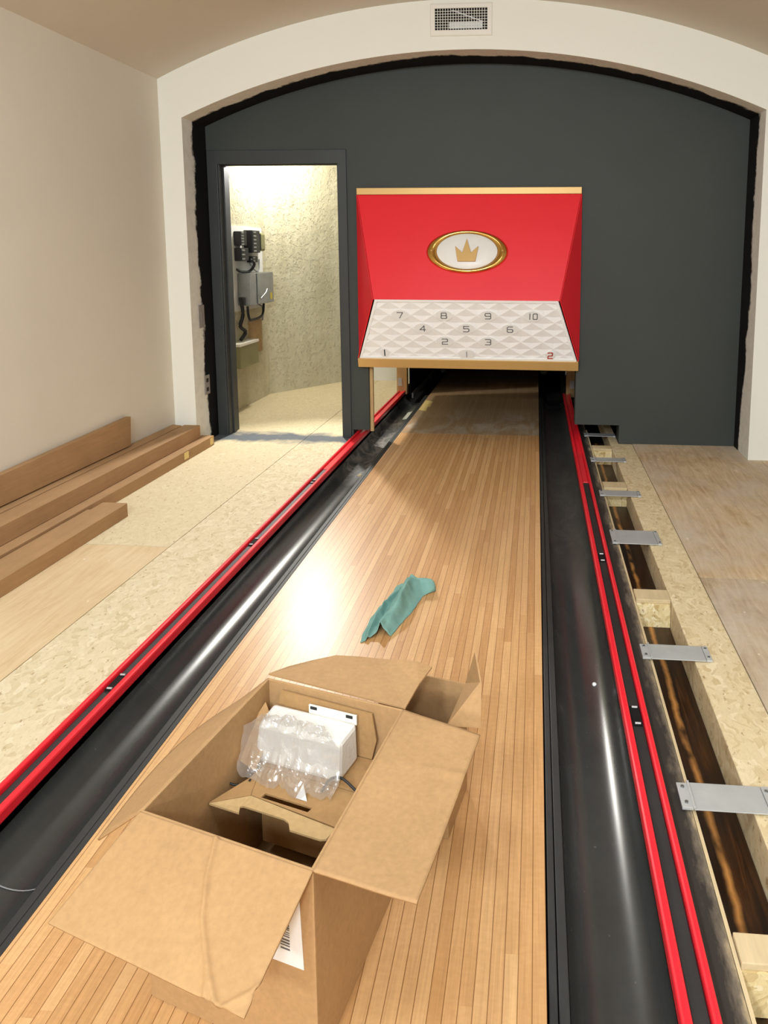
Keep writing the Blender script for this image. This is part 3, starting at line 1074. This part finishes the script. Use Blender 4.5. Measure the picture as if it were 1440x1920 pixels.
t = thing('control_box', (EX + 0.08, 6.35, 0.9), 'grey metal control box with lever on the concrete wall', 'control box')
MB().box(EX + 0.0125, EX + 0.13, 6.06, 6.60, 0.91, 1.185).build('enclosure', 'steel_dark', t, bevel=0.004)
MB().box(EX + 0.1305, EX + 0.138, 6.20, 6.47, 0.915, 1.18).build('cover', 'steel_dark', t, bevel=0.003)
mb = MB()
mb.tube([(EX + 0.145, 6.25, 0.96), (EX + 0.165, 6.32, 1.01), (EX + 0.16, 6.36, 1.04)], 0.006)
mb.build('lever', 'steel_dark', t)
MB().box(EX + 0.1305, EX + 0.132, 6.51, 6.56, 0.94, 1.0).build('sticker', 'yellow_sticker', t)
tag(MB().box(EX + 0.001, EX + 0.02, 6.29, 6.56, 0.455, 0.75).build('hardboard_panel', 'brown_board'), 'brown hardboard panel on the concrete wall below the control box', 'board')
t = thing('junction_box', (EX + 0.05, 6.1, 0.39), 'olive metal junction box low on the concrete wall', 'junction box')
MB().box(EX + 0.001, EX + 0.10, 5.85, 6.26, 0.39, 0.575).build('body', 'olive', t, bevel=0.004)
MB().box(EX + 0.001, EX + 0.105, 5.845, 6.265, 0.576, 0.60).build('lid', 'white_enamel', t, bevel=0.003)


def cable(pts, r, mat, lab, n=10, name='cable'):
    P = [Vector(p) for p in pts]
    out = []
    for i in range(len(P) - 1):
        p0, p1, p2, p3 = P[max(i - 1, 0)], P[i], P[i + 1], P[min(i + 2, len(P) - 1)]
        for q in range(n):
            u = q / n
            out.append(0.5 * ((2 * p1) + (-p0 + p2) * u + (2 * p0 - 5 * p1 + 4 * p2 - p3) * u * u + (-p0 + 3 * p1 - 3 * p2 + p3) * u ** 3))
    out.append(P[-1])
    mb = MB()
    mb.tube(out, r, 7)
    return tag(mb.build(name, mat, smooth=True), lab, 'cable')


cable([(EX + .08, 6.205, 1.30), (EX + .09, 6.26, 1.26), (EX + .06, 6.22, 1.2), (EX + .05, 6.06, 1.2), (EX + .05, 5.98, 1.22)], 0.012, 'cable', 'black cable looping above the metal control box')
cable([(EX + .07, 6.12, 0.90), (EX + .08, 6.12, 0.80), (EX + .08, 6.2, 0.775), (EX + .09, 6.4, 0.80), (EX + .07, 6.5, 0.9)], 0.011, 'cable', 'black cable hanging below the metal control box')
cable([(EX + .05, 6.02, 0.98), (EX + .06, 6.04, 0.84), (EX + .05, 6.0, 0.74), (EX + .06, 6.08, 0.68), (EX + .05, 6.0, 0.62)], 0.016, 'cable', 'thick black cable running down to the olive junction box')
cable([(EX + .04, 6.4, 0.905), (EX + .05, 6.52, 0.86), (EX + .03, 6.56, 0.74)], 0.008, 'cable_grey', 'grey cable running from the control box to the hardboard panel')
cable([(EX + .04, 6.28, 1.27), (EX + .05, 6.36, 1.21), (EX + .05, 6.46, 1.2), (EX + .04, 6.5, 1.3)], 0.006, 'cable_grey', 'thin grey cable looping under the tiny relay module')

# ------------------------------------------------------------------ long cardboard cartons on the left
def carton(name, poly_xz, y0, y1, lab, tape=None, skew=0.0, mat='card_long'):
    cx = sum(p[0] for p in poly_xz) / len(poly_xz)
    t = thing(name, (cx, y0, 0), lab, 'carton', 'long flat cartons along the left wall')
    mb = MB()
    mb.prism([(x, y0, z) for x, z in poly_xz], (skew, y1 - y0, 0))
    mb.build('carton_body', mat, t, bevel=0.003)
    if tape:
        for (ya, yb, x, z0, z1) in tape:
            MB().box(x - 0.001, x + 0.0012, ya, yb, z0, z1).build('paper_sticker', 'tape_yellow', t)
    return t


carton('long_carton', [(-2.13, 0), (-2.262, 0), (-2.262, 0.072), (-2.13, 0.072)], 1.0, 3.465, 'short flat cardboard carton nearest the lane, on the plywood floor')
carton('long_carton', [(-2.31, 0), (-2.403, 0), (-2.403, 0.068), (-2.31, 0.068)], 1.0, 4.885, 'long flat cardboard carton on the floor with pale stickers near its far end', [(4.44, 4.50, -2.31, 0.015, 0.06), (4.82, 4.87, -2.31, 0.012, 0.06)])
carton('long_carton', [(-2.263, 0), (-2.307, 0), (-2.307, 0.055), (-2.263, 0.055)], 1.0, 3.40, 'low cardboard carton squeezed between the short carton and the longer one')
carton('long_carton', [(-2.375, 0.069), (-2.49, 0.069), (-2.49, 0.158), (-2.375, 0.158)], 1.0, 4.815, 'long square cardboard carton lying on top of the flat one')
carton('long_carton', [(-2.405, 0), (-2.556, 0), (-2.556, 0.068), (-2.405, 0.068)], 1.0, 4.80, 'lowest cardboard carton against the left wall, under the square carton')
carton('long_carton', [(-2.492, 0.069), (-2.556, 0.069), (-2.556, 0.168), (-2.492, 0.162)], 1.0, 4.78, 'narrow cardboard carton behind the square carton, against the left wall')
t = thing('long_carton', (-2.53, 1.0, 0.17), 'tall cardboard carton leaning on edge against the cream left wall', 'carton', 'long flat cartons along the left wall')
mb = MB()
mb.prism([(-2.525, 0.9, 0.172), (-2.525, 4.20, 0.172), (-2.525, 4.215, 0.352), (-2.525, 0.9, 0.262)], (-0.034, 0, 0.0))
mb.build('carton_body', 'card_long', t, bevel=0.003)

# ------------------------------------------------------------------ open cardboard box on the lane
L_, N_, FL_, FR_ = Vector((-.722, 1.113)), Vector((-.380, 1.017)), Vector((-.645, 1.530)), Vector((-.310, 1.440))
BZ = 0.375
CT = 0.005
box = thing('cardboard_box', ((L_.x + FR_.x) / 2, (L_.y + FR_.y) / 2, 0), 'large open cardboard box with spread flaps on the lane', 'cardboard box')


def inner_of(a, b, cen):
    n = Vector((-(b - a).y, (b - a).x)).normalized()
    if (cen - a).dot(n) < 0:
        n = -n
    return n


cen = (L_ + N_ + FL_ + FR_) / 4
for (a, b) in ((L_, N_), (N_, FR_), (FR_, FL_), (FL_, L_)):
    n = inner_of(a, b, cen) * CT
    d = (b - a).normalized() * CT * 0.9
    a2, b2 = a + d, b - d
    if (a is L_) or (a is FR_):
        a2, b2 = a, b
    mb = MB()
    mb.prism([(a2.x, a2.y, 0.001), (b2.x, b2.y, 0.001), (b2.x, b2.y, BZ), (a2.x, a2.y, BZ)], (n.x, n.y, 0))
    mb.build('side_wall', 'card', box, bevel=0.0015)
mb = MB()
q = [p + (cen - p) * 0.03 for p in (L_, N_, FR_, FL_)]
mb.prism([(p.x, p.y, 0.002) for p in q], (0, 0, 0.004))
mb.build('bottom', 'card_in', box)


def flap_grid(corners, nu=24, nv=14, disp=None, th=0.004, mat='card', name='flap'):
    """corners: hinge0, hinge1, free1, free0"""
    h0, h1, f1, f0 = [Vector(c) for c in corners]
    nrm = (h1 - h0).cross(f0 - h0).normalized()
    if nrm.z < 0:
        nrm = -nrm
    rows = []
    for i in range(nv + 1):
        v = i / nv
        r = []
        for jx in range(nu + 1):
            u = jx / nu
            p = (h0.lerp(h1, u)).lerp(f0.lerp(f1, u), v)
            if disp:
                p = p + nrm * disp(u, v, p)
            r.append(p)
        rows.append(r)
    mb = MB()
    mb.loft(rows)
    o = mb.build(name, mat, box, smooth=True)
    s = o.modifiers.new('solid', 'SOLIDIFY')
    s.thickness = th
    s.offset = -1
    return o


def seg_d(p, a, b):
    a, b = Vector(a), Vector(b)
    d = b - a
    t = max(0, min(1, (p - a).dot(d) / d.length_squared))
    return (p - a - d * t).length


CRE = [[(-.5640, 1.085), (-.553, 1.012), (-.535, 0.955), (-.503, 0.90), (-.472, 0.855), (-.480, 0.842)], [(-.480, 0.842), (-.424, 0.868), (-.396, 0.89)], [(-.50, 0.895), (-.489, 0.862)]]


def near_disp(u, v, p):
    k = 0.0
    for line in CRE:
        for a, b in zip(line[:-1], line[1:]):
            k = max(k, 0.006 * math.exp(-(seg_d(Vector((p.x, p.y)), a, b) / 0.0042) ** 2))
    return k + 0.004 * noise.noise(Vector((p.x * 7, p.y * 7, 1.0))) * v


flap_grid([(L_.x, L_.y, BZ), (N_.x, N_.y, BZ), (-.425, .842, .308), (-.786, .952, .312)], 110, 60, near_disp)


def right_disp(u, v, p):
    return 0.005 * math.sin(v * 2.2) * noise.noise(Vector((p.x * 6, p.y * 6, 5.0))) - 0.004 * v * math.sin(u * math.pi) + 0.0025 * math.exp(-((u - 0.62 - 0.08 * v) / 0.02) ** 2) * v


flap_grid([(N_.x, N_.y, BZ), (FR_.x, FR_.y, BZ), (-.139, 1.374, .374), (-.205, .972, .377)], 60, 30, right_disp)
flap_grid([(L_.x, L_.y, BZ), (FL_.x, FL_.y, BZ), (-.735, 1.585, .270), (-.843, 1.168, .262)], 24, 14, lambda u, v, p: 0.03 * v * math.sin(u * 2.8))
mb = MB()
bf = [(-.6498, 1.545), (-.6192, 1.5906), (-.573, 1.6274), (-.545, 1.6365), (-.5158, 1.642), (-.46, 1.643), (-.4144, 1.6413), (-.38, 1.634), (-.3464, 1.6237), (-.31, 1.6155), (-.2726, 1.6083), (-.292, 1.53), (-.3083, 1.447)]
mb.prism([(x, y, 0.372 + 0.02 * noise.noise(Vector((x * 8, y * 8, 2)))) for x, y in bf[:-1]] + [(-.3083, 1.447, 0.374)], (0, 0, -0.004))
mb.build('flap', 'card', box)

# shipping label on the near wall
dn = (N_ - L_).normalized()
nn = -inner_of(L_, N_, cen)


def nearpt(s, z, h):
    p = L_ + dn * s + nn * h
    return Vector((p.x, p.y, z))


wl = (N_ - L_).length
mb = MB()
mb.prism([nearpt(wl - 0.118, 0.345, 0.0006), nearpt(wl - 0.028, 0.345, 0.0006), nearpt(wl - 0.022, 0.186, 0.0006), nearpt(wl - 0.112, 0.184, 0.0006)], nn.to_3d() * 0.0006)
lab = mb.build('shipping_label', 'paper', box)
lab['label'] = 'white shipping label with barcode'
mb = MB()
zz = 0.335
rnd = random.Random(3)
while zz > 0.215:
    h = rnd.choice((0.0012, 0.002, 0.003))
    s0 = wl - 0.066
    mb.prism([nearpt(s0, zz, 0.0013), nearpt(s0 + 0.018, zz, 0.0013), nearpt(s0 + 0.018, zz - h, 0.0013), nearpt(s0, zz - h, 0.0013)], nn.to_3d() * 0.0003)
    zz -= h + rnd.choice((0.0015, 0.0025, 0.004))
for s0 in (0.085, 0.095, 0.105):
    for q in range(5):
        z0 = 0.32 - q * 0.028
        mb.prism([nearpt(wl - s0, z0, 0.0013), nearpt(wl - s0 + 0.002, z0, 0.0013), nearpt(wl - s0 + 0.002, z0 - 0.02, 0.0013), nearpt(wl - s0, z0 - 0.02, 0.0013)], nn.to_3d() * 0.0003)
mb.build('print', 'ink_grey', lab)

# --- inner packing carton with handle slot
ic = thing('inner_carton', (-.50, 1.38, 0.006), 'inner cardboard packing with a slotted handle flap inside the large box', 'carton')
A, B = Vector((-.679, 1.292, .252)), Vector((-.626, 1.365, .252))
# top board with slot: built as strips round the slot
slot = [Vector(p) for p in ((-.5828, 1.310, 0), (-.4755, 1.279, 0), (-.4689, 1.291, 0), (-.5774, 1.322, 0))]
outer = [Vector((-.605, 1.314, .252)), Vector((-.36, 1.229, .252)), Vector((-.345, 1.325, .252)), Vector((-.615, 1.400, .252))]
rowsA = [[Vector((p.x, p.y, 0.252)) for p in outer], [Vector((p.x, p.y, 0.252)) for p in slot], [Vector((p.x, p.y, 0.248)) for p in slot], [Vector((p.x, p.y, 0.248)) for p in outer]]
mb = MB()
mb.loft(rowsA, True)
mb.build('slot_board', 'card_in', ic)
MB().prism([(-.6815, 1.2885, .2515), (-.606, 1.3145, .2515), (-.616, 1.400, .2515), (-.626, 1.365, .2515)], (0, 0, -0.004)).build('corner_gusset', 'card_in', ic)
# front lip bent down with a hand cut-out
pts = [(-0.6819, 1.2877, 0.25), (-0.6152, 1.2762, 0.243), (-0.6188, 1.2906, 0.245), (-0.6122, 1.2908, 0.2465), (-0.5192, 1.2651, 0.2465), (-0.5072, 1.2583, 0.245), (-0.4997, 1.2425, 0.243), (-0.4344, 1.2258, 0.242), (-0.4223, 1.227, 0.243), (-0.4098, 1.2445, 0.25), (-0.604, 1.313, 0.2518)]
mb = MB()
mb.prism(pts, (0, 0, -0.004))
lp = mb.build('handle_flap', 'card_pale', ic)
lp['label'] = 'pale flap with a hand cut-out'
# hidden front below, inner rear board, right inner floor
mb = MB()
mb.prism([(-.630, 1.425, .05), (-.345, 1.345, .05), (-.345, 1.345, .246), (-.630, 1.425, .246)], (0.001, .004, 0))
mb.build('front_board', 'card_in', ic)
mb = MB()
mb.prism([(-.626, 1.405, .2475), (-.345, 1.328, .2475), (-.327, 1.425, .2475), (-.622, 1.502, .2475)], (0, 0, .004))
mb.build('top_board', 'card_in', ic)
dF = (FR_ - FL_).normalized()
nF = inner_of(FL_, FR_, cen)


def farpt(s, z, h):
    p = FL_ + dF * s + nF * h
    return Vector((p.x, p.y, z))


wf = (FR_ - FL_).length
mb = MB()
mb.prism([farpt(0.025, .253, .016), farpt(wf * 0.80, .253, .016), farpt(wf * 0.835, .30, .016), farpt(wf * 0.80, .357, .012), farpt(0.045, .362, .012)], nF.to_3d() * 0.004)
mb.build('rear_board', 'card_in', ic)
mb = MB()
mb.prism([(-.683, 1.412, .262), (-.664, 1.455, .30), (-.642, 1.492, .335), (-.612, 1.46, .300), (-.622, 1.375, .258)], (0.003, 0.002, .003))
mb.build('side_flap', 'card_in', ic)

# --- foam block
fd = Vector((-dF.y, dF.x))
if fd.y > 0:
    fd = -fd


def fp(s, d, z):
    p = FL_ + dF * s + fd * d
    return Vector((p.x, p.y, z))


mb = MB()
s0, s1 = 0.034, 0.250
mb.loft([[fp(s0, .028, .2525), fp(s1, .028, .2525), fp(s1, .110, .2525), fp(s0 + .004, .112, .2525)], [fp(s0, .028, .338), fp(s1 - .002, .028, .338), fp(s1 - .004, .098, .335), fp(s0 + .008, .098, .335)]], True, True)
tag(mb.build('foam_block', 'foam', bevel=0.009), 'white foam packing block inside the large cardboard box', 'packing foam')

# white plastic rail behind the foam
t = thing('plastic_bracket', fp(0.17, 0.022, 0.335), 'thin white plastic bracket standing behind the foam block', 'bracket')
mb = MB()
mb.prism([fp(0.125, 0.0225, .33), fp(0.245, 0.0225, .33), fp(0.245, 0.0225, .352), fp(0.125, 0.0225, .352)], fd.to_3d() * 0.004)
mb.build('bar', 'white_enamel', t)
for ss in (0.138, 0.228):
    MB().prism([fp(ss - .008, .0268, .344), fp(ss + .008, .0268, .344), fp(ss + .008, .0268, .350), fp(ss - .008, .0268, .350)], fd.to_3d() * 0.002).build('clip', 'ink_black', t)

# --- crumpled clear bag draped over the foam
rows = []
nu, nv = 70, 80
prof = [(.078, .345), (.090, .346), (.104, .342), (.118, .328), (.126, .308), (.133, .290), (.142, .281), (.152, .276), (.162, .268), (.166, .258)]
for i in range(nv + 1):
    v = i / nv
    f = v * (len(prof) - 1)
    k0 = min(int(f), len(prof) - 2)
    fr_ = f - k0
    d = prof[k0][0] * (1 - fr_) + prof[k0 + 1][0] * fr_
    z = prof[k0][1] * (1 - fr_) + prof[k0 + 1][1] * fr_
    r = []
    for jx in range(nu + 1):
        u = jx / nu
        sL = 0.050 - 0.030 * math.sin(v * 3.0)
        sR = 0.195 + 0.075 * math.sin(v * 2.1)
        s = sL + (sR - sL) * u
        q = Vector((s * 26, d * 26 + z * 20, 4.0))
        rid = (1 - abs(noise.noise(q))) ** 2 - 0.5
        rid2 = (1 - abs(noise.noise(q * 2.3 + Vector((9, 2, 1))))) ** 2 - 0.5
        amp = 0.6 + 0.6 * v
        edge = min(1.0, 6 * min(u, 1 - u))
        zz = z + amp * (0.016 * rid + 0.008 * rid2) * (0.4 + 0.6 * edge) + 0.010 * math.sin(u * math.pi) * math.sin(v * math.pi)
        dd = d + 0.012 * noise.noise(q * 1.4 + Vector((3, 3, 3))) + 0.012 * math.sin(u * math.pi) * (v > 0.8)
        zz = max(zz, 0.2555 if dd > 0.124 else 0.341)
        r.append(fp(s + 0.008 * noise.noise(q + Vector((1, 7, 2))), dd, zz))
    rows.append(r)
bg = MB()
bg.loft(rows)
tag(bg.build('plastic_bag', 'bag', smooth=False), 'crumpled clear plastic bag over the foam block in the box', 'plastic bag')
mb = MB()
mb.prism([(-.510, 1.312, .2535), (-.485, 1.305, .2535), (-.500, 1.330, .272)], (0, 0, 0.001))
tag(mb.build('paper_scrap', 'paper'), 'small white paper triangle beside the plastic bag', 'paper')

cable([(-.462, 1.33, .257), (-.45, 1.352, .268), (-.425, 1.352, .272), (-.39, 1.335, .258)], 0.0028, 'cable', 'short black cable curving right of the plastic bag', name='cable')
cable([(-.688, 1.372, .245), (-.668, 1.362, .235), (-.645, 1.365, .232), (-.632, 1.36, .240), (-.622, 1.352, .256)], 0.0022, 'cable', 'thin dark twist tie against the left inside of the box', name='twist_tie')
# dark things at the bottom of the box
mb = MB()
bmesh.ops.create_icosphere(mb.bm, subdivisions=4, radius=0.06, matrix=Matrix.Translation((-.575, 1.17, 0.055)) @ Matrix.Diagonal((1.1, 0.8, 0.8, 1)))
for v in mb.bm.verts:
    v.co += (v.co - Vector((-.575, 1.17, .055))) * 0.35 * noise.noise(v.co * 28)
    v.co.z = max(v.co.z, 0.008)
tag(mb.build('parts_bag', 'black_plastic'), 'dark crumpled parts bag in the bottom of the box', 'bag')
mb = MB()
arcp = [(-.535 + 0.075 * i / 12, 1.15 + 0.02 * i / 12, 0.10 + 0.055 * math.sin(math.pi * (0.15 + 0.75 * i / 12))) for i in range(13)]
mb.loft([arcp, [(x + 0.004, y + 0.012, z) for x, y, z in arcp]])
o = tag(mb.build('cardboard_strip', 'cable_brown'), 'bent brown cardboard strip in the bottom of the box', 'cardboard strip')
o.modifiers.new('s', 'SOLIDIFY').thickness = 0.002

# ------------------------------------------------------------------ smaller box behind
b2 = thing('small_cardboard_box', (-.30, 1.62, 0), 'smaller open cardboard box behind the large one', 'cardboard box')
p0, p1 = Vector((-.223, 1.517)), Vector((-.196, 1.690))
p3, p2 = Vector((-.405, 1.560)), Vector((-.378, 1.735))
cen2 = (p0 + p1 + p2 + p3) / 4
Z2 = 0.285
for (a, b) in ((p0, p1), (p1, p2), (p2, p3), (p3, p0)):
    n = inner_of(a, b, cen2) * 0.004
    d = (b - a).normalized() * 0.0045
    a2, b2_ = (a, b) if a in (p1, p3) else (a + d, b - d)
    mb = MB()
    mb.prism([(a2.x, a2.y, .001), (b2_.x, b2_.y, .001), (b2_.x, b2_.y, Z2), (a2.x, a2.y, Z2)], (n.x, n.y, 0))
    mb.build('side_wall', 'card', b2)
mb = MB()
mb.prism([(p.x, p.y, .002) for p in [q + (cen2 - q) * 0.05 for q in (p0, p1, p2, p3)]], (0, 0, .004))
mb.build('bottom', 'card_in', b2)
mb = MB()
mb.prism([(-.2225, 1.52, Z2), (-.1965, 1.688, Z2), (-.171, 1.66, .385), (-.153, 1.60, .345), (-.149, 1.52, .285)], (-0.004, 0.001, 0.001))
mb.build('flap', 'card', b2)

# ------------------------------------------------------------------ teal rag
sp = [(-.585, 2.395), (-.578, 2.47), (-.567, 2.54), (-.553, 2.61), (-.540, 2.68), (-.535, 2.75), (-.545, 2.80), (-.550, 2.825)]
wds = [.050, .060, .068, .070, .066, .060, .046, .024]
hts = [.040, .046, .054, .060, .064, .062, .048, .012]
rows = []
nr = 80
ns = 60


def lerp_list(lst, f):
    k0 = min(int(f), len(lst) - 2)
    a = f - k0
    if isinstance(lst[0], tuple):
        return tuple(lst[k0][q] * (1 - a) + lst[k0 + 1][q] * a for q in range(len(lst[0])))
    return lst[k0] * (1 - a) + lst[k0 + 1] * a


for i in range(nr + 1):
    f = i / nr * (len(sp) - 1)
    x, y = lerp_list(sp, f)
    wd, ht = lerp_list(wds, f), lerp_list(hts, f)
    r = []
    for jx in range(ns + 1):
        t_ = -1 + 2 * jx / ns
        main = math.exp(-((t_ - 0.22 - 0.08 * math.sin(f * 1.1)) / 0.42) ** 2)
        side = 0.62 * math.exp(-((t_ + 0.62) / 0.17) ** 2) * min(1.0, max(0.15, 1.25 - abs(f - 2.2) / 3.2))
        rim = max(0.0, 1 - abs(t_) ** 6)
        z = ht * max(main, side) * rim
        z += 0.010 * math.sin(t_ * 9 + f * 1.7) * main * rim * 0.6
        z += 0.007 * noise.noise(Vector((x * 45 + t_ * 2.5, y * 24, t_ * 2))) * rim
        # a rolled lobe towards the right at the far end
        ext = 1.0
        if t_ > 0:
            g = math.exp(-((f - 5.25) / 0.62) ** 2)
            ext = 1.0 + 0.95 * g
            lob = 0.050 * math.exp(-((f - 5.25) / 0.42) ** 2) * min(1.0, t_ * 3) * math.sqrt(max(0.0, 1 - t_ ** 8))
            z = max(z, lob)
        mouth = max(0.0, 1.0 - f / 0.9)
        xx = x + wd * t_ * ext + 0.007 * noise.noise(Vector((y * 22, t_ * 3, 1)))
        yy = y + 0.010 * t_ - mouth * (0.035 * max(0.0, -t_) - 0.018 * main)
        r.append((xx, yy, max(z, 0.0) + 0.0035))
    rows.append(r)
mb = MB()
mb.loft(rows)
rag = tag(mb.build('cleaning_rag', 'rag', smooth=True), 'crumpled teal cleaning rag lying on the lane behind the box', 'rag')
sm = rag.modifiers.new('solid', 'SOLIDIFY')
sm.thickness = 0.003

# crumbs of debris
for (x, y, z, r, lab) in ((0.176, 2.30, -0.082, 0.006, 'white crumb in the right gutter'), (-1.17, 4.52, -0.082, 0.014, 'pale wood chip in the far left gutter'), (-1.41, 5.2, 0.008, 0.018, 'pale wood chip by the foot of the charcoal door post')):
    mb = MB()
    bmesh.ops.create_icosphere(mb.bm, subdivisions=2, radius=r, matrix=Matrix.Translation((x, y, z)))
    for v in mb.bm.verts:
        v.co += (v.co - Vector((x, y, z))) * 0.9 * noise.noise(v.co * 60)
    tag(mb.build('debris_crumb', 'paper' if x > 0 else 'lumber_y'), lab, 'debris')
